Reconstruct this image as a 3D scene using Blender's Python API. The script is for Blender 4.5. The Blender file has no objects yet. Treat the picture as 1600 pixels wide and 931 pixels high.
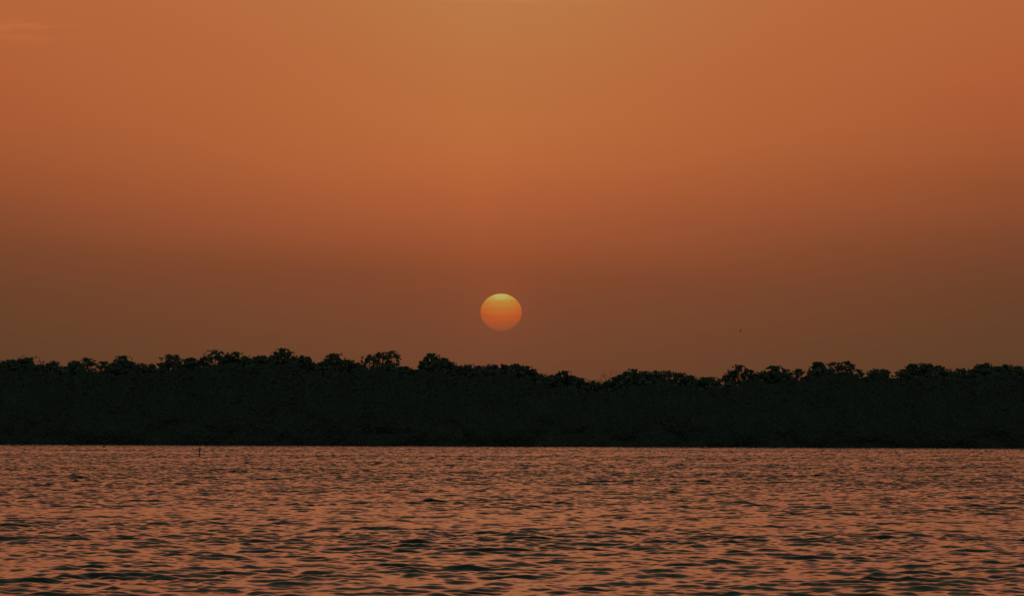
import bpy, math, random
import numpy as np
from mathutils import Matrix, Vector, noise

random.seed(11)
rng = np.random.default_rng(11)
S = bpy.context.scene
COL = S.collection
R = math.radians

# ------------------------------------------------------------------ camera
CAM_H = 2.4
F = 6876.0                       # focal length in pixels of a 1600 px wide frame
PITCH = math.atan(205.5 / F)
ROLL = 0.0039
SHORE = 635.0                    # distance of the far shore in metres
cd = bpy.data.cameras.new('camera')
cam = bpy.data.objects.new('camera', cd)
COL.objects.link(cam)
cd.sensor_width = 36.0
cd.lens = F / 1600.0 * 36.0
cd.clip_start = 0.5
cd.clip_end = 200000.0
cam.matrix_world = Matrix.Translation((0, 0, CAM_H)) @ Matrix.Rotation(math.pi / 2 + PITCH, 4, 'X') @ Matrix.Rotation(ROLL, 4, 'Z')
S.camera = cam


def at(x, y, dist):
    """photo pixel -> world point at the given distance along +Y"""
    d = cam.matrix_world.to_3x3() @ Vector(((x - 800.0) / F, (465.5 - y) / F, -1.0))
    return Vector((0, 0, CAM_H)) + d * (dist / d.y)


# ------------------------------------------------------------------ sky
SUN_EL = R(1.53)
SUN_AZ = R(-0.14)
GLOW_AZ = -0.45                  # degrees, middle of the brighter dust above the sun


def lin(c):
    return tuple(((v / 255.0 + 0.055) / 1.055) ** 2.4 if v > 10 else v / 3294.6 for v in c)


W = bpy.data.worlds.new('World')
S.world = W
W.use_nodes = True
nt = W.node_tree
nt.nodes.clear()


def N(tree, typ, **kw):
    n = tree.nodes.new(typ)
    for k, v in kw.items():
        setattr(n, k, v)
    return n


def M(tree, op, a, b=None, c=None, clamp=False):
    n = tree.nodes.new('ShaderNodeMath')
    n.operation = op
    n.use_clamp = clamp
    for i, v in enumerate((a, b, c)):
        if v is None:
            continue
        if isinstance(v, (int, float)):
            n.inputs[i].default_value = v
        else:
            tree.links.new(v, n.inputs[i])
    return n.outputs[0]


def mixc(tree, fac, a, b, blend='MIX'):
    n = tree.nodes.new('ShaderNodeMix')
    n.data_type = 'RGBA'
    n.blend_type = blend
    for sock, v in ((n.inputs[0], fac), (n.inputs[6], a), (n.inputs[7], b)):
        if isinstance(v, (int, float)):
            sock.default_value = v
        elif isinstance(v, tuple):
            sock.default_value = v + (1.0,) if len(v) == 3 else v
        else:
            tree.links.new(v, sock)
    return n.outputs[2]


def ramp(tree, fac, stops, interp='LINEAR'):
    n = tree.nodes.new('ShaderNodeValToRGB')
    n.color_ramp.interpolation = interp
    el = n.color_ramp.elements
    while len(el) > 1:
        el.remove(el[-1])
    el[0].position = stops[0][0]
    el[0].color = stops[0][1] + (1,)
    for p, c in stops[1:]:
        e = el.new(p)
        e.color = c + (1,)
    tree.links.new(fac, n.inputs[0])
    return n.outputs[0]


tc = N(nt, 'ShaderNodeTexCoord')
sep = N(nt, 'ShaderNodeSeparateXYZ')
nt.links.new(tc.outputs['Generated'], sep.inputs[0])
X, Y, Z = sep.outputs
DEG = 180 / math.pi
elev = M(nt, 'MULTIPLY', M(nt, 'ARCSINE', Z), DEG)
azim = M(nt, 'MULTIPLY', M(nt, 'ARCTAN2', X, Y), DEG)
da = M(nt, 'ABSOLUTE', M(nt, 'SUBTRACT', azim, GLOW_AZ))
# the dust is a little uneven: slow drift of the layers
mp = N(nt, 'ShaderNodeMapping')
mp.inputs['Scale'].default_value = (9, 9, 60)
nt.links.new(tc.outputs['Generated'], mp.inputs[0])
nz = N(nt, 'ShaderNodeTexNoise')
nz.inputs['Scale'].default_value = 1.0
nz.inputs['Detail'].default_value = 4.0
nt.links.new(mp.outputs[0], nz.inputs['Vector'])
wob = M(nt, 'MULTIPLY', M(nt, 'SUBTRACT', nz.outputs[0], 0.5), 0.35)
e2 = M(nt, 'ADD', elev, wob)
E40 = M(nt, 'DIVIDE', e2, 40.0, clamp=True)


def px2e(y):
    return (671.0 - y) / F * DEG / 40.0


HIGH = [(7.5, (0.58, 0.203, 0.086)), (10.0, (0.68, 0.222, 0.104)), (13.0, (0.61, 0.200, 0.096)),
        (17.0, (0.29, 0.108, 0.068)), (22.0, (0.085, 0.057, 0.040)), (32.0, (0.032, 0.036, 0.027))]
centre = [(671, (102, 64, 42)), (560, (114, 69, 46)), (520, (119, 70, 46)), (470, (126, 72, 46)), (430, (136, 74, 46)), (390, (151, 81, 48)), (350, (164, 88, 52)),
          (310, (175, 94, 54)), (270, (183, 101, 57)), (220, (186, 106, 59)), (170, (186, 108, 60)), (100, (186, 109, 62)), (0, (186, 112, 65))]
edge = [(671, (88, 60, 38)), (560, (95, 63, 40)), (460, (105, 65, 42)), (400, (117, 68, 43)), (340, (134, 74, 46)), (290, (146, 79, 46)),
        (240, (158, 85, 49)), (190, (167, 89, 51)), (130, (174, 93, 54)), (60, (177, 97, 56)), (0, (180, 100, 58))]
rc = ramp(nt, E40, [(px2e(y), lin(c)) for y, c in centre] + [(e / 40, c) for e, c in HIGH])
re_ = ramp(nt, E40, [(px2e(y), lin(c)) for y, c in edge] + [(e / 40, tuple(v * .88 for v in c)) for e, c in HIGH])
side = M(nt, 'POWER', M(nt, 'DIVIDE', da, 6.9, clamp=True), 1.08)
sky = mixc(nt, side, rc, re_)
# away from the sun the dust glow dies down
far = N(nt, 'ShaderNodeMapRange', interpolation_type='SMOOTHSTEP')
nt.links.new(da, far.inputs[0])
for k, v in zip((1, 2, 3, 4), (9.0, 75.0, 1.0, 0.10)):
    far.inputs[k].default_value = v
sky = mixc(nt, 1.0, sky, far.outputs[0], 'MULTIPLY')
# the sky opposite the sun: pale, cool, brighter than the dust bank
east = N(nt, 'ShaderNodeMapRange', interpolation_type='SMOOTHSTEP')
nt.links.new(da, east.inputs[0])
for k, v in zip((1, 2, 3, 4), (70.0, 150.0, 0.0, 1.0)):
    east.inputs[k].default_value = v
# reddish aureole hugging the disc
dx = M(nt, 'SUBTRACT', azim, SUN_AZ * DEG)
dz = M(nt, 'SUBTRACT', elev, SUN_EL * DEG + 0.06)
rr = M(nt, 'SQRT', M(nt, 'ADD', M(nt, 'MULTIPLY', dx, dx), M(nt, 'MULTIPLY', dz, dz)))
aur = M(nt, 'POWER', 2.718, M(nt, 'MULTIPLY', rr, -3.6))
sky = mixc(nt, aur, sky, (1.30, 1.10, 1.0), 'MULTIPLY')
# thin wisps of high cloud catching the light, upper left
mpc = N(nt, 'ShaderNodeMapping')
mpc.inputs['Scale'].default_value = (70, 70, 900)
mpc.inputs['Rotation'].default_value = (0, R(4), 0)
nt.links.new(tc.outputs['Generated'], mpc.inputs[0])
nc = N(nt, 'ShaderNodeTexNoise')
nc.inputs['Scale'].default_value = 1.0
nc.inputs['Detail'].default_value = 5.0
nc.inputs['Roughness'].default_value = 0.6
nt.links.new(mpc.outputs[0], nc.inputs['Vector'])
streak = N(nt, 'ShaderNodeMapRange', interpolation_type='SMOOTHSTEP')
nt.links.new(nc.outputs[0], streak.inputs[0])
for k, v in zip((1, 2, 3, 4), (0.40, 0.62, 0.0, 1.0)):
    streak.inputs[k].default_value = v


def bump2(a0, e0, sa, se):
    p = M(nt, 'DIVIDE', M(nt, 'SUBTRACT', azim, a0), sa)
    q = M(nt, 'DIVIDE', M(nt, 'SUBTRACT', elev, e0), se)
    s = M(nt, 'ADD', M(nt, 'MULTIPLY', p, p), M(nt, 'MULTIPLY', q, q))
    return M(nt, 'POWER', 2.718, M(nt, 'MULTIPLY', s, -1.0))


cl = M(nt, 'ADD', bump2(-6.55, 5.13, 0.55, 0.14), bump2(0.1, 5.72, 1.1, 0.16))
cl = M(nt, 'MULTIPLY', M(nt, 'MULTIPLY', cl, streak.outputs[0]), 0.85, clamp=True)
sky = mixc(nt, cl, sky, (1.18, 1.22, 1.15), 'MULTIPLY')
# the soft golden patch in the dust high above the sun
gold = bump2(0.1, 6.2, 2.4, 1.6)
sky = mixc(nt, gold, sky, (1.0, 1.20, 1.22), 'MULTIPLY')
# clear air overhead
ns = N(nt, 'ShaderNodeTexSky', sky_type='NISHITA')
ns.sun_disc = False
ns.sun_elevation = SUN_EL
ns.sun_rotation = SUN_AZ
ns.dust_density = 4.0
ns.air_density = 1.2
ns.ozone_density = 2.0
up = N(nt, 'ShaderNodeMapRange', interpolation_type='SMOOTHSTEP')
nt.links.new(elev, up.inputs[0])
for k, v in zip((1, 2, 3, 4), (14.0, 38.0, 0.0, 1.0)):
    up.inputs[k].default_value = v
nishita = mixc(nt, 1.0, ns.outputs[0], (0.095, 0.100, 0.066), 'MULTIPLY')
sky = mixc(nt, up.outputs[0], sky, nishita)
sky = mixc(nt, east.outputs[0], sky, (0.135, 0.155, 0.125))
bg = N(nt, 'ShaderNodeBackground')
nt.links.new(sky, bg.inputs[0])
bg.inputs[1].default_value = 1.0
wo = N(nt, 'ShaderNodeOutputWorld')
nt.links.new(bg.outputs[0], wo.inputs[0])

# ------------------------------------------------------------------ sunlight, dimmed by the dust to almost nothing
sl = bpy.data.lights.new('sunlight', 'SUN')
sl.energy = 0.0001
sl.angle = R(0.53)
sl.color = (1.0, 0.45, 0.15)
so = bpy.data.objects.new('sunlight', sl)
COL.objects.link(so)
so.rotation_euler = (math.pi / 2 - SUN_EL, 0, math.pi - SUN_AZ)

S.view_settings.view_transform = 'Standard'
S.view_settings.look = 'None'
S.view_settings.exposure = 0.0
S.view_settings.gamma = 1.0
S.view_settings.use_curve_mapping = False
S.cycles.use_denoising = False
S.cycles.max_bounces = 5
S.cycles.sample_clamp_indirect = 3.0

# ------------------------------------------------------------------ materials


def mat(name):
    m = bpy.data.materials.new(name)
    m.use_nodes = True
    t = m.node_tree
    b = t.nodes['Principled BSDF']
    return m, t, b


def varied(name, c0, c1, scale, rough=0.8, detail=3.0, spec=0.2):
    m, t, b = mat(name)
    g = N(t, 'ShaderNodeNewGeometry')
    n = N(t, 'ShaderNodeTexNoise')
    n.inputs['Scale'].default_value = scale
    n.inputs['Detail'].default_value = detail
    t.links.new(g.outputs['Position'], n.inputs['Vector'])
    c = ramp(t, n.outputs[0], [(0.3, c0), (0.7, c1)])
    t.links.new(c, b.inputs['Base Color'])
    b.inputs['Roughness'].default_value = rough
    b.inputs['Specular IOR Level'].default_value = spec
    return m


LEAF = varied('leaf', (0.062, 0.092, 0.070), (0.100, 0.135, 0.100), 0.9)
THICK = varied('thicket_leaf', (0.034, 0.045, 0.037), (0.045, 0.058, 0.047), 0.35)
BARK = varied('bark', (0.05, 0.042, 0.034), (0.11, 0.09, 0.07), 3.0)
TWIG = varied('dry_twig', (0.13, 0.10, 0.07), (0.20, 0.15, 0.10), 3.0)
MUD = varied('mud', (0.035, 0.03, 0.022), (0.07, 0.058, 0.042), 0.5)
WOOD = varied('stake_wood', (0.05, 0.045, 0.032), (0.12, 0.10, 0.07), 9.0)
FEATHER = varied('feather', (0.03, 0.027, 0.022), (0.07, 0.06, 0.05), 12.0)

# water: dark, Fresnel mirror; the fine ripple that no mesh can carry turns the normal a little
WATER, t, b = mat('water')
b.inputs['Base Color'].default_value = (0.022, 0.044, 0.034, 1)
b.inputs['Roughness'].default_value = 0.06
b.inputs['IOR'].default_value = 1.333
g = N(t, 'ShaderNodeNewGeometry')
mpw = N(t, 'ShaderNodeMapping')
mpw.inputs['Scale'].default_value = (5.5, 9.0, 9.0)
t.links.new(g.outputs['Position'], mpw.inputs[0])
nw = N(t, 'ShaderNodeTexNoise')
nw.inputs['Scale'].default_value = 1.0
nw.inputs['Detail'].default_value = 3.0
t.links.new(mpw.outputs[0], nw.inputs['Vector'])
sub = N(t, 'ShaderNodeVectorMath', operation='SUBTRACT')
t.links.new(nw.outputs['Color'], sub.inputs[0])
sub.inputs[1].default_value = (0.5, 0.5, 0.5)
sc = N(t, 'ShaderNodeVectorMath', operation='MULTIPLY')
t.links.new(sub.outputs[0], sc.inputs[0])
sc.inputs[1].default_value = (0.20, 0.22, 0.0)
ad = N(t, 'ShaderNodeVectorMath', operation='ADD')
t.links.new(sc.outputs[0], ad.inputs[0])
t.links.new(g.outputs['Normal'], ad.inputs[1])
no = N(t, 'ShaderNodeVectorMath', operation='NORMALIZE')
t.links.new(ad.outputs[0], no.inputs[0])
t.links.new(no.outputs[0], b.inputs['Normal'])

# ------------------------------------------------------------------ helpers


def mesh_np(name, V, Q, m, parent=None, smooth=False, tris=None):
    """one mesh object from numpy quads (and triangles)"""
    me = bpy.data.meshes.new(name)
    V = np.asarray(V, dtype=np.float32)
    Q = np.asarray(Q, dtype=np.int32).reshape(-1, 4)
    T = np.asarray(tris if tris is not None else [], dtype=np.int32).reshape(-1, 3)
    me.vertices.add(len(V))
    me.vertices.foreach_set('co', V.ravel())
    me.loops.add(Q.size + T.size)
    me.loops.foreach_set('vertex_index', np.concatenate([Q.ravel(), T.ravel()]))
    me.polygons.add(len(Q) + len(T))
    st = np.concatenate([np.arange(len(Q)) * 4, Q.size + np.arange(len(T)) * 3]).astype(np.int32)
    me.polygons.foreach_set('loop_start', st)
    if smooth:
        me.polygons.foreach_set('use_smooth', np.ones(len(Q) + len(T), dtype=bool))
    me.update(calc_edges=True)
    me.materials.append(m)
    o = bpy.data.objects.new(name, me)
    COL.objects.link(o)
    if parent:
        o.parent = parent
    return o


def tag(o, label=None, cat=None, group=None, kind=None):
    for k, v in (('label', label), ('category', cat), ('group', group), ('kind', kind)):
        if v:
            o[k] = v
    return o


def leaves(P, size, flat=0.5, face=None):
    """a diamond of foliage at every point of P"""
    P = np.asarray(P)
    n = len(P)
    nrm = rng.normal(size=(n, 3))
    nrm[:, 2] += flat * 2.0
    if face is not None:
        nrm = nrm * face[1] + np.asarray(face[0])
    nrm /= np.linalg.norm(nrm, axis=1)[:, None]
    u = np.cross(nrm, rng.normal(size=(n, 3)))
    u /= np.linalg.norm(u, axis=1)[:, None] + 1e-9
    v = np.cross(nrm, u)
    s = (size * rng.uniform(0.6, 1.35, size=n))[:, None]
    u = u * s * 0.62
    v = v * s * 0.34
    mid = nrm * s * 0.08
    V = np.stack([P - u, P - v + mid, P + u, P + v + mid], axis=1).reshape(-1, 3)
    return V


def tubes(paths, sides=6):
    """tapered tubes: each path a list of (point, radius)"""
    V, Q = [], []
    for path in paths:
        base = len(V)
        for i, (p, r) in enumerate(path):
            a = path[max(i - 1, 0)][0]
            c = path[min(i + 1, len(path) - 1)][0]
            d = (Vector(c) - Vector(a)).normalized()
            s1 = d.orthogonal().normalized()
            s2 = d.cross(s1)
            for k in range(sides):
                w = 2 * math.pi * k / sides
                V.append(tuple(Vector(p) + (s1 * math.cos(w) + s2 * math.sin(w)) * r))
        for i in range(len(path) - 1):
            for k in range(sides):
                k2 = (k + 1) % sides
                Q.append((base + i * sides + k, base + i * sides + k2, base + (i + 1) * sides + k2, base + (i + 1) * sides + k))
    return V, Q


# ------------------------------------------------------------------ the setting: bed, far shore, water
bed = mesh_np('lake_bed', [(-9000, -2000, -3), (9000, -2000, -3), (9000, 12000, -3), (-9000, 12000, -3)], [(0, 1, 2, 3)], MUD)
tag(bed, kind='structure')

xs = np.concatenate([[-9000, -2000, -600], np.arange(-240, 241, 3.0), [600, 2000, 9000]])
prof = [(630, -1.0), (634.6, -0.05), (635.6, 0.10), (639, 0.30), (650, 0.5), (700, 0.7), (1500, 1.0), (12000, 1.5)]
V = [(x, y + (0.25 * noise.noise((x * .15, y, 3)) if y < 640 else 0), z + (0.12 * noise.noise((x * .2, y * .2, 0)) if y > 637 else 0)) for y, z in prof for x in xs]
nx = len(xs)
Q = [(j * nx + i, j * nx + i + 1, (j + 1) * nx + i + 1, (j + 1) * nx + i) for j in range(len(prof) - 1) for i in range(nx - 1)]
tag(mesh_np('far_shore', V, Q, MUD, smooth=True), kind='structure')


def build_water():
    # rows: finer where the surface is near, columns: a fan that opens to the sides
    rows = [-300.0, -60.0, 0.0, 10.0, 20.0, 30.0, 38.0]
    y = 44.0
    while y < 640.0:
        rows.append(y)
        y += 0.07 + 0.00019 * (y - 44.0)
    rows = np.array(rows)
    ang = np.concatenate([np.linspace(-1.35, -0.145, 60)[:-1], np.linspace(-0.145, 0.145, 1300), np.linspace(0.145, 1.35, 60)[1:]])
    tan = np.tan(ang)
    d = np.maximum(rows, 60.0)
    X = (d[:, None] * tan[None, :])
    Yg = np.repeat(rows[:, None], len(ang), axis=1)
    X = X.astype(np.float32)
    Yg = Yg.astype(np.float32)
    H = np.zeros_like(X)
    DX = np.zeros_like(X)
    DY = np.zeros_like(X)
    step = np.maximum(np.gradient(rows), 0.00022 * d)
    # gusts: patches where the chop is livelier
    G = np.ones_like(X)
    r2 = np.random.default_rng(8)
    for k in range(9):
        lam = 7.0 * 1.45 ** k
        th = r2.normal(0, 0.55)
        kk = 2 * math.pi / lam
        G += 0.07 * np.sin(kk * (math.sin(th) * X + math.cos(th) * Yg) + r2.uniform(0, 6.28), dtype=np.float32)
    G = np.clip(G, 0.65, 1.45)
    # the water lies calmer towards the near, sheltered bank
    f_ = np.clip((rows - 70.0) / 190.0, 0, 1)
    G *= (0.74 + 0.28 * f_ * f_ * (3 - 2 * f_))[:, None].astype(np.float32)
    NW = 150
    for k in range(NW):
        lam = 0.15 * (6.0 / 0.15) ** ((k + r2.uniform(0, 1)) / NW)
        spread = 0.46 + 0.45 * max(0.0, 1 - lam / 1.3)
        th = math.pi + 0.12 + r2.normal(0, spread)
        kk = 2 * math.pi / lam
        lp = math.log(lam / 0.80)
        steep = 0.0355 * math.exp(-(lp / (1.5 if lp < 0 else 0.90)) ** 2)
        a = steep / kk
        w = np.clip((lam / np.maximum(step, 1e-3) - 1.4) / 1.4, 0, 1)
        on = np.nonzero(w > 0)[0]
        if len(on) == 0:
            continue
        lo, hi = on[0], on[-1] + 1
        sx, sy = math.sin(th), math.cos(th)
        ph = (kk * sx) * X[lo:hi] + (kk * sy) * Yg[lo:hi] + r2.uniform(0, 6.28)
        A = (a * w[lo:hi])[:, None].astype(np.float32) * G[lo:hi]
        H[lo:hi] += A * np.sin(ph)
        c = A * np.cos(ph)
        DX[lo:hi] += sx * c
        DY[lo:hi] += sy * c
    H -= 0.0
    Vw = np.stack([X + 0.9 * DX, Yg + 0.9 * DY, H], axis=2).reshape(-1, 3)
    nr, ncol = X.shape
    i = np.arange(nr - 1)[:, None] * ncol + np.arange(ncol - 1)[None, :]
    Qw = np.stack([i, i + 1, i + ncol + 1, i + ncol], axis=2).reshape(-1, 4)
    print('water', Vw.shape, 'rms h', H.std(), 'rms slope y', (np.gradient(H[20:400], axis=0) / np.gradient(rows)[20:400, None]).std())
    return mesh_np('water', Vw, Qw, WATER, smooth=True)


tag(build_water(), kind='structure')

# ------------------------------------------------------------------ the sun's disc, flattened by the thick air


def build_sun():
    D = 60000.0
    c = at(783, 487.6, D)
    rx, rz = 32.2 / F * D, 28.8 / F * D
    m = bpy.data.materials.new('sun_glow')
    m.use_nodes = True
    t = m.node_tree
    t.nodes.clear()
    tcs = N(t, 'ShaderNodeTexCoord')
    s = N(t, 'ShaderNodeSeparateXYZ')
    t.links.new(tcs.outputs['Object'], s.inputs[0])
    x = M(t, 'DIVIDE', s.outputs[0], rx)
    z = M(t, 'DIVIDE', s.outputs[2], rz)
    n = N(t, 'ShaderNodeTexNoise')
    mpn = N(t, 'ShaderNodeMapping')
    mpn.inputs['Scale'].default_value = (1.2 / rx, 1.2 / rx, 13 / rz)
    t.links.new(tcs.outputs['Object'], mpn.inputs[0])
    t.links.new(mpn.outputs[0], n.inputs['Vector'])
    n.inputs['Scale'].default_value = 1.0
    wv = M(t, 'MULTIPLY', M(t, 'SUBTRACT', n.outputs[0], 0.5), 0.38)
    wv = M(t, 'ADD', wv, M(t, 'MULTIPLY', M(t, 'SINE', M(t, 'MULTIPLY_ADD', z, 17.0, M(t, 'MULTIPLY', n.outputs[0], 5.0))), 0.045))
    xx = M(t, 'MULTIPLY', x, x)
    # thicker air low down reddens the disc; the limb is dimmer than the middle
    limb = M(t, 'POWER', M(t, 'ADD', xx, M(t, 'MULTIPLY', z, z)), 4.0)
    v = M(t, 'ADD', M(t, 'SUBTRACT', z, M(t, 'MULTIPLY', xx, 0.28)), wv)
    v = M(t, 'SUBTRACT', v, M(t, 'MULTIPLY', limb, 0.10))
    f = M(t, 'MULTIPLY_ADD', v, 0.5, 0.5, clamp=True)
    col = ramp(t, f, [(0.0, lin((148, 80, 48))), (0.08, lin((158, 81, 46))), (0.19, lin((172, 83, 43))), (0.33, lin((184, 86, 40))),
                      (0.46, lin((187, 100, 44))), (0.62, lin((188, 112, 48))), (0.74, lin((186, 130, 54))), (0.83, lin((186, 150, 70))), (0.89, lin((190, 172, 94)))])
    em = N(t, 'ShaderNodeEmission')
    t.links.new(col, em.inputs[0])
    out = N(t, 'ShaderNodeOutputMaterial')
    t.links.new(em.outputs[0], out.inputs[0])
    V, Q, T = [(0, 0, rz)], [], []
    nu, nv = 96, 48
    for j in range(1, nv):
        p = math.pi * j / nv
        for i in range(nu):
            a = 2 * math.pi * i / nu
            V.append((rx * math.sin(p) * math.cos(a), rx * math.sin(p) * math.sin(a), rz * math.cos(p)))
    V.append((0, 0, -rz))
    last = len(V) - 1
    for i in range(nu):
        i2 = (i + 1) % nu
        T.append((0, 1 + i, 1 + i2))
        T.append((last, last - nu + i2, last - nu + i))
        for j in range(nv - 2):
            b0 = 1 + j * nu
            Q.append((b0 + i, b0 + nu + i, b0 + nu + i2, b0 + i2))
    o = mesh_np('sun', V, Q, m, smooth=True, tris=T)
    o.location = c
    return tag(o, 'orange setting sun with a yellow top, low above the dark treeline', 'sun')


build_sun()

# ------------------------------------------------------------------ the trees along the far shore
# each tree: its visible heads (x, top y, width; a trailing 1 = open, loose foliage) and its label
TREES = [
    ([(-6, 562, 20), (14, 563, 26), (31, 562, 26), (46, 559, 44), (62, 570, 20)], 'broad dense tree with a flat crown, leftmost tree of the far shore'),
    ([(84, 565, 20), (76, 573, 10)], 'small tree with a narrow round head, just right of the leftmost broad tree'),
    ([(104, 573, 24)], 'low flat tree between the small narrow headed tree and a ragged three tufted one'),
    ([(118, 564, 18), (139, 560, 22, 1), (160, 565, 18, 1)], 'ragged loose tree with three small tufts, fourth tree from the left end'),
    ([(176, 567, 14), (193, 557, 28), (206, 566, 18)], 'dense round headed tree right beside the ragged three tufted tree'),
    ([(220, 568, 20), (236, 570, 16)], 'low tree with a flat twin tufted top, sixth tree from the left end'),
    ([(253, 574, 14, 1), (268, 555, 36)], 'wide humped dense tree, second tree left of the thin stake'),
    ([(297, 560, 24), (314, 563, 16)], 'uneven two tufted tree directly behind the thin stake in the water'),
    ([(321, 557, 14, 1), (335, 547, 28, 1)], 'tall loose tree leaning to one side, just right of the thin stake'),
    ([(355, 556, 18), (369, 551, 36), (385, 557, 16)], 'broad dense tree with a tall smooth dome, second tree right of the thin stake'),
    ([(398, 558, 18), (412, 556, 26)], 'bushy tree just left of the highest round headed tree'),
    ([(424, 563, 14, 1), (441, 545, 32)], 'highest round headed tree of the whole treeline, its head like a ball'),
    ([(458, 560, 20), (472, 556, 24), (486, 566, 22)], 'dense tree sloping down away from the highest round headed tree'),
    ([(500, 572, 16), (511, 561, 16), (524, 553, 28)], 'peaked tree on the far side of the notch right of the highest tree'),
    ([(545, 563, 26), (557, 567, 20)], 'low rounded tree between the peaked tree and the lacy two headed tree'),
    ([(566, 572, 14), (578, 555, 22, 1), (596, 551, 22, 1), (613, 549, 20, 1)], 'tall lacy tree with two see-through heads, left of the sun'),
    ([(634, 573, 22), (650, 578, 24), (664, 580, 18)], 'low tree filling the dip right of the lacy two headed tree'),
    ([(675, 553, 24), (690, 560, 24), (704, 567, 22)], 'tall lopsided tree standing alone between the dip and the sun'),
    ([(718, 573, 16), (731, 570, 36), (749, 572, 22)], 'flat topped dense tree just left of the sun'),
    ([(769, 570, 18), (788, 570, 18)], 'small tree with two pointed tufts directly below the sun'),
    ([(808, 569, 22), (822, 572, 26), (834, 581, 18)], 'dense tree with a sloping crown, first one right of the sun'),
    ([(847, 585, 18, 1), (862, 586, 20)], 'low loose tree between the sloping tree right of the sun and a knob headed tree'),
    ([(871, 586, 16), (882, 580, 24), (896, 588, 16)], 'tree with one small dark knob on top, midway between the sun and bare tree'),
    ([(907, 591, 22), (926, 595, 24), (941, 600, 16)], 'lowest tree of the treeline, in the deep dip left of the bare tree'),
    ([(951, 595, 14), (961, 590, 24), (974, 585, 18)], 'rounded leafy tree in front of the bare twiggy tree'),
    ([(990, 577, 28), (1009, 581, 24)], 'dense cushion shaped tree, first leafy tree rising right of the bare tree'),
    ([(1026, 580, 24), (1042, 579, 18, 1)], 'half loose tree with an airy tuft, second tree right of the bare one'),
    ([(1062, 583, 22), (1079, 587, 26)], 'smooth low tree, third right of the bare one'),
    ([(1098, 590, 22), (1113, 590, 22)], 'low flat tree just left of the lone domed tree'),
    ([(1132, 588, 16, 1), (1143, 580, 18, 1), (1155, 571, 28, 1), (1168, 578, 20, 1), (1178, 586, 14)], 'domed tree like an umbrella with gaps under its cap, right of the bare tree'),
    ([(1191, 580, 20, 1), (1210, 572, 28), (1227, 578, 20)], 'dense rounded tree just right of the umbrella domed tree'),
    ([(1250, 577, 20, 1), (1263, 586, 16)], 'small loose tree second to the right of the umbrella domed tree'),
    ([(1281, 566, 25)], 'compact upright tree pressed against the wide lacy tree on its left side'),
    ([(1308, 566, 26, 1), (1323, 565, 24, 1), (1343, 577, 26, 1)], 'wide lacy tree with see-through foliage in the right half of the treeline'),
    ([(1357, 587, 14), (1369, 577, 15), (1380, 578, 19)], 'small dense tree with a notched top, left of the gap past the lacy tree'),
    ([(1396, 591, 22)], 'lowest small tree at the bottom of the gap right of the wide lacy tree'),
    ([(1410, 578, 18, 1), (1429, 569, 28), (1445, 568, 24)], 'large dense tree on the right rim of the gap past the wide lacy tree'),
    ([(1464, 572, 28), (1481, 577, 18, 1)], 'rounded tree with a loose drooping end, fourth tree from the right end'),
    ([(1492, 582, 16), (1503, 576, 24), (1519, 577, 20)], 'low ragged tree, third from the right end of the treeline'),
    ([(1532, 570, 18), (1542, 568, 18), (1557, 573, 20)], 'tree with two small peaks close together, second from the right end'),
    ([(1573, 570, 28), (1589, 573, 24), (1605, 578, 26)], 'dense tree sloping down towards the edge, rightmost tree of the far shore'),
]
GROUP = 'leafy trees along the far shore'


def skyline(x):
    """smoothed height line of the heads, in photo pixels"""
    s = w = 0.0
    for heads, _ in TREES:
        for h in heads:
            k = math.exp(-((x - h[0]) / 32.0) ** 2) * h[2]
            s += k * h[1]
            w += k
    return s / w if w > 1e-6 else 575.0


def shell(n, lower=-0.3):
    d = rng.normal(size=(n * 3, 3))
    d /= np.linalg.norm(d, axis=1)[:, None]
    d = d[d[:, 2] > lower][:n]
    return d


def clump(c, r, n, squash=0.62):
    d = rng.normal(size=(n, 3))
    d /= np.linalg.norm(d, axis=1)[:, None]
    q = rng.uniform(0.25, 1.0, size=n) ** 0.5
    return c + d * q[:, None] * np.array([r, r, r * squash])


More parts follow.
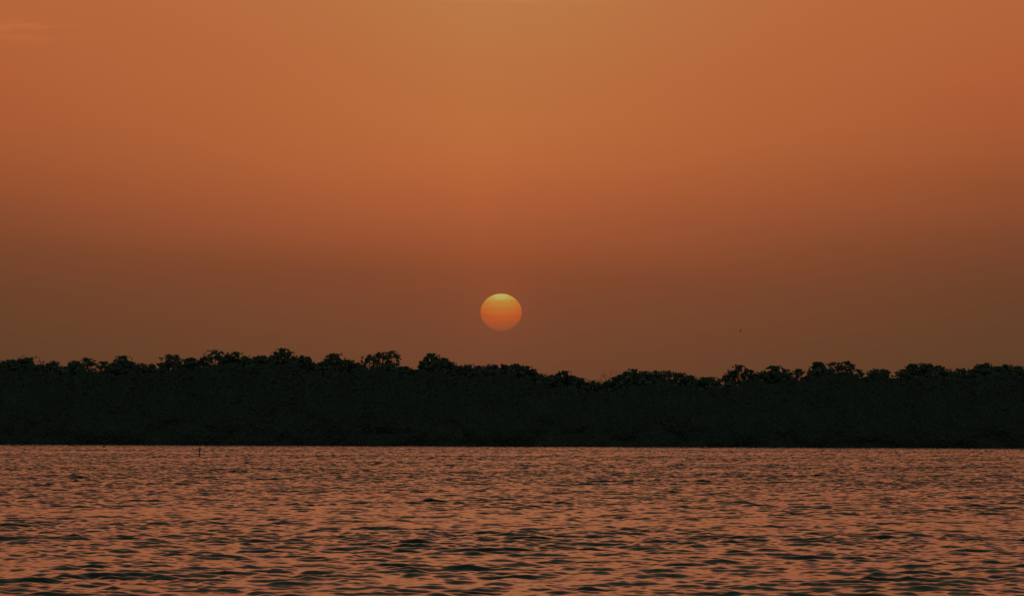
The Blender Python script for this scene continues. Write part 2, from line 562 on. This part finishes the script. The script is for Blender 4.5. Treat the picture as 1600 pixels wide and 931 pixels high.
def build_tree(heads, label, dist):
    P1, P2, limbs = [], [], []
    tops = [at(h[0], h[1], dist) for h in heads]
    bx = sum(p.x * h[2] for p, h in zip(tops, heads)) / sum(h[2] for h in heads)
    base = Vector((bx, dist, 0.45))
    pxm = dist / F
    fork = Vector((random.uniform(-.2, .2), random.uniform(-.3, .3), 5.5))
    limbs.append([((0, 0, -0.3), 0.26), ((0.05, 0.02, 1.5), 0.2), (tuple(fork * 0.6 + Vector((.1, 0, 0))), 0.17), (tuple(fork), 0.14)])
    for p, h in zip(tops, heads):
        airy = len(h) > 3
        r = max(h[2] * 0.5 * pxm * 1.18, 0.7)
        dy = random.uniform(-1.0, 1.0)
        top = Vector((p.x - base.x, dy, (p.z - base.z) * 1.0 + 0.03))
        mid = top - Vector((0, 0, r * 0.95))
        ph = rng.uniform(0, 6.28, size=3)
        ends = []
        n = int(40 * r ** 1.4) if airy else int(46 * r ** 1.4)
        for k in range(n):
            # a dome with an uneven rim: its radius wanders with the direction
            th = rng.uniform(-0.75, math.pi + 0.75) if airy else rng.uniform(-0.35, math.pi + 0.35)
            rim = 0.84 + 0.19 * math.sin(3 * th + ph[0]) + 0.14 * math.sin(7 * th + ph[1]) + 0.09 * math.sin(13 * th + ph[2])
            if abs(th - math.pi / 2) < 0.2:
                rim = max(rim, 0.93)
            rim = min(rim, 1.02)
            q = math.sqrt(rng.uniform(0.05, 1.0)) * rim
            cr = rng.uniform(0.16, 0.36) if airy else rng.uniform(0.17, 0.42)
            q = min(q, rim - 0.45 * cr / r)
            c = np.array([mid.x + math.cos(th) * q * (r * 1.12), dy + rng.uniform(-1, 1) * r * math.sqrt(max(0.05, 1 - q * q)), mid.z + math.sin(th) * q * r])
            if th < 0 or th > math.pi:
                c[2] -= rng.uniform(0, 0.9)
            P1.append(clump(c, cr, int((12 if airy else 17) * 1.35 * (cr / 0.28) ** 1.6) + 3))
            ends.append(c)
        for _ in range(int(14 * r)):      # single sprigs that stick out of the rim
            th = rng.uniform(-0.1, math.pi + 0.1)
            q = rng.uniform(0.88, 1.08) if abs(th - math.pi / 2) > 0.3 else 0.95
            c = np.array([mid.x + math.cos(th) * q * r * 1.1, dy + rng.uniform(-.4, .4), mid.z + math.sin(th) * q * r])
            P1.append(clump(c, 0.15, 5))
        for _ in range(2):          # the sprig that reaches the very top
            c = np.array(top) + np.array([rng.uniform(-.25, .25) * r, rng.uniform(-.3, .3), -0.16 - rng.uniform(0, .12)])
            P1.append(clump(c, 0.22, 16))
            ends.append(c)
        # the leafy body under the head
        z1 = top.z - (r * 1.0 + 0.95 if airy else r * 0.95)
        nb = int((z1 - 4.0) * r * 13)
        for _ in range(max(nb, 6)):
            z = rng.uniform(4.0, max(z1, 4.6))
            wd = r * (1.12 + 0.26 * (z1 - z))
            c = np.array([mid.x + rng.uniform(-wd, wd), dy + rng.uniform(-1.2, 1.2), z])
            P2.append(clump(c, rng.uniform(0.35, 0.7), 22))
        hub = Vector((mid.x * 0.85, dy * 0.8, mid.z - r * 0.9))
        m1 = fork.lerp(hub, 0.5) + Vector((random.uniform(-.3, .3), random.uniform(-.3, .3), 0.1))
        limbs.append([(tuple(fork), 0.12), (tuple(m1), 0.09), (tuple(hub), 0.065)])
        for e in ends[::4]:
            e = Vector(e)
            m2 = hub.lerp(e, 0.55) + Vector((random.uniform(-.15, .15), 0, 0.12))
            limbs.append([(tuple(hub), 0.045), (tuple(m2), 0.03), (tuple(e), 0.015)])
    root = bpy.data.objects.new('shore_tree', None)
    COL.objects.link(root)
    root.location = base
    tag(root, label, 'tree', GROUP)
    A = leaves(np.concatenate(P1), 0.215, 0.2, ((0.0, -0.7, 0.35), 0.75))
    B = leaves(np.concatenate(P2), 0.48, 0.2, ((0.0, -0.8, 0.4), 0.6))
    V = np.concatenate([A, B])
    mesh_np('crown', V, np.arange(len(V)).reshape(-1, 4), LEAF, root)
    Vt, Qt = tubes(limbs, 5)
    mesh_np('trunk', Vt, Qt, BARK, root, smooth=True)
    return root


for i, (heads, label) in enumerate(TREES):
    build_tree(heads, label, 649.0 + (i * 7 % 5) * 2.2)


def build_bare_tree():
    dist = 668.0
    base = at(962, 640, dist)
    base.z = 0.5
    top = at(961, 574, dist)
    h = top.z - base.z
    trunk = [[((0, 0, -0.3), 0.16), ((0.1, 0, h * 0.3), 0.13), ((-0.05, 0.1, h * 0.6), 0.085)]]
    twigs = []
    rd = random.Random(4)

    def grow(p, d, ln, r, depth):
        q = p + d * ln * 0.5 + Vector((rd.uniform(-.06, .06), rd.uniform(-.06, .06), 0.02))
        e = p + d * ln
        twigs.append([(tuple(p), r), (tuple(q), r * 0.8), (tuple(e), r * 0.55)])
        if depth == 0:
            return
        for k in range(rd.choice((2, 3))):
            nd = (d + Vector((rd.uniform(-.55, .55), rd.uniform(-.5, .5), rd.uniform(0.0, .35)))).normalized()
            grow(q if k == 2 else e, nd, ln * rd.uniform(.6, .85), r * 0.6, depth - 1)

    st = Vector((-0.05, 0.1, h * 0.6))
    for a in (-0.85, -0.5, -0.2, 0.05, 0.35, 0.7):
        grow(st, Vector((a, rd.uniform(-.3, .3), 1)).normalized(), h * 0.15, 0.06, 3)
    # keep the twig tips at the height they have in the photograph
    zmax = max(p[0][2] for t_ in twigs for p in t_)
    s = (h - st.z) / (zmax - st.z)
    twigs = [[((st.x + (p[0] - st.x) * 1.0, p[1], st.z + (p[2] - st.z) * s), r) for p, r in t_] for t_ in twigs]
    root = bpy.data.objects.new('bare_tree', None)
    COL.objects.link(root)
    root.location = base
    tag(root, 'bare leafless tree with a fan of thin twigs above the dip in the treeline', 'tree')
    Vt, Qt = tubes(trunk, 6)
    mesh_np('trunk', Vt, Qt, BARK, root, smooth=True)
    Vt, Qt = tubes(twigs, 4)
    mesh_np('branches', Vt, Qt, TWIG, root)


build_bare_tree()


# undergrowth that closes the shore from the water up to the heads of the trees
def build_thicket():
    step = 0.45
    xs = np.arange(-125, 125.01, step)
    nv = 26
    V = []
    for x in xs:
        px = 800 + x / 648.0 * F
        if px < -40 or px > 1640:
            ytop = 600 + 8 * noise.noise((x * .09, 5, 0))
        else:
            ytop = skyline(px) + 28
        zt = at(min(max(px, -400), 2000), ytop, 648.0).z + 0.7 * noise.noise((x * .35, 1.7, 0)) + 0.6 * noise.noise((x * 1.1, 8.7, 0))
        for j in range(nv):
            a = j / (nv - 1)
            if a < 0.7:
                u = a / 0.7
                y = 635.9 + 9.0 * u ** 2.2
                z = 0.02 + (zt - 0.02) * u
            else:
                u = (a - 0.7) / 0.3
                y = 644.9 + 6.0 * u
                z = zt - 3.0 * u ** 2
            y += 1.3 * noise.noise((x * .22, z * .3, 2.0)) * min(1, z) + 0.7 * noise.noise((x * .6, z * .8, 4.0)) * min(1, z)
            V.append((x, y, z))
    V = np.array(V)
    n = len(xs)
    i = np.arange(n - 1)[:, None] * nv + np.arange(nv - 1)[None, :]
    Q = np.stack([i, i + nv, i + nv + 1, i + 1], axis=2).reshape(-1, 4)
    # leaves all over it
    pick = rng.integers(0, len(Q), size=130000)
    w = rng.dirichlet((1, 1, 1, 1), size=len(pick))
    P = (V[Q[pick]] * w[:, :, None]).sum(axis=1)
    P += rng.normal(size=P.shape) * np.array([0.15, 0.06, 0.16])
    P[:, 1] -= 0.10
    P[:, 2] += np.abs(rng.normal(size=len(P))) * 0.34 * np.clip((P[:, 2] - 5.0) / 4.0, 0, 1)
    P[:, 2] = np.maximum(P[:, 2], 0.12)
    L = leaves(P, 0.80, 0.1, ((0.0, -1.1, 0.42), 0.13))
    VV = np.concatenate([V, L])
    QQ = np.concatenate([Q, len(V) + np.arange(len(L)).reshape(-1, 4)])
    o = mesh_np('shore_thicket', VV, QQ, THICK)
    return tag(o, 'dark mass of undergrowth between the tree crowns and the waterline', 'thicket', kind='stuff')


build_thicket()


# ------------------------------------------------------------------ the thin stake standing in the lake
def build_stake():
    d = 360.0
    p = at(312, 715, d)
    path = []
    for k in range(15):
        u = k / 14
        z = -1.2 + u * 2.65
        path.append(((0.012 * math.sin(k * 1.3), 0.01 * math.cos(k * 0.9), z), 0.047 - 0.010 * u + 0.004 * math.sin(k * 2.1)))
    path.append(((path[-1][0][0] + 0.01, 0, 1.47), 0.02))
    V, Q = tubes([path], 10)
    c = len(V)
    V.append((path[-1][0][0], 0, 1.475))
    T = [(c - 10 + k, c - 10 + (k + 1) % 10, c) for k in range(10)]
    o = mesh_np('mooring_stake', V, Q, WOOD, smooth=True, tris=T)
    o.location = (p.x, p.y, 0)
    tag(o, 'thin dark wooden stake standing upright in the water off the shore', 'stake')


build_stake()


# ------------------------------------------------------------------ the far bird
def build_bird():
    p = at(1157.3, 517.0, 430.0)
    V, Q, T = [], [], []
    # body: nose to tail along local x
    prof = [(-0.15, 0.004), (-0.125, 0.016), (-0.10, 0.020), (-0.07, 0.024), (-0.02, 0.034), (0.04, 0.030), (0.09, 0.016), (0.11, 0.014), (0.17, 0.022)]
    for i, (x, r) in enumerate(prof):
        flat = 0.25 if i == len(prof) - 1 else (0.5 if i == len(prof) - 2 else 1.0)
        for k in range(8):
            a = 2 * math.pi * k / 8
            V.append((x, r * math.cos(a), r * flat * math.sin(a) + (0.008 if i < 3 else 0)))
    for i in range(len(prof) - 1):
        for k in range(8):
            k2 = (k + 1) % 8
            Q.append((i * 8 + k, i * 8 + k2, (i + 1) * 8 + k2, (i + 1) * 8 + k))
    for s in (-1, 1):      # raised wings, swept at the wrist
        st = [(-0.045, 0.06, 0.02, 0.02), (-0.065, 0.055, 0.10, 0.075), (-0.03, 0.06, 0.17, 0.12), (0.05, 0.075, 0.25, 0.145)]
        b0 = len(V)
        for x0, x1, yy, zz in st:
            for x, dz in ((x0, 0.006), (x1, 0.003), (x1, -0.003), (x0, -0.006)):
                V.append((x, s * yy, zz + dz))
        for i in range(3):
            for k in range(4):
                k2 = (k + 1) % 4
                Q.append((b0 + i * 4 + k, b0 + i * 4 + k2, b0 + i * 4 + 4 + k2, b0 + i * 4 + 4 + k))
        Q.append((b0 + 12, b0 + 13, b0 + 14, b0 + 15))
    o = mesh_np('bird', V, Q, FEATHER)
    o.location = p
    o.rotation_euler = (Matrix.Rotation(R(-55), 3, 'Y') @ Matrix.Rotation(R(-42), 3, 'X') @ Matrix.Rotation(R(80), 3, 'Z')).to_euler()
    o.scale = (0.75, 0.75, 0.75)
    tag(o, 'tiny dark bird flying alone in the hazy sky over the treeline', 'bird')


build_bird()
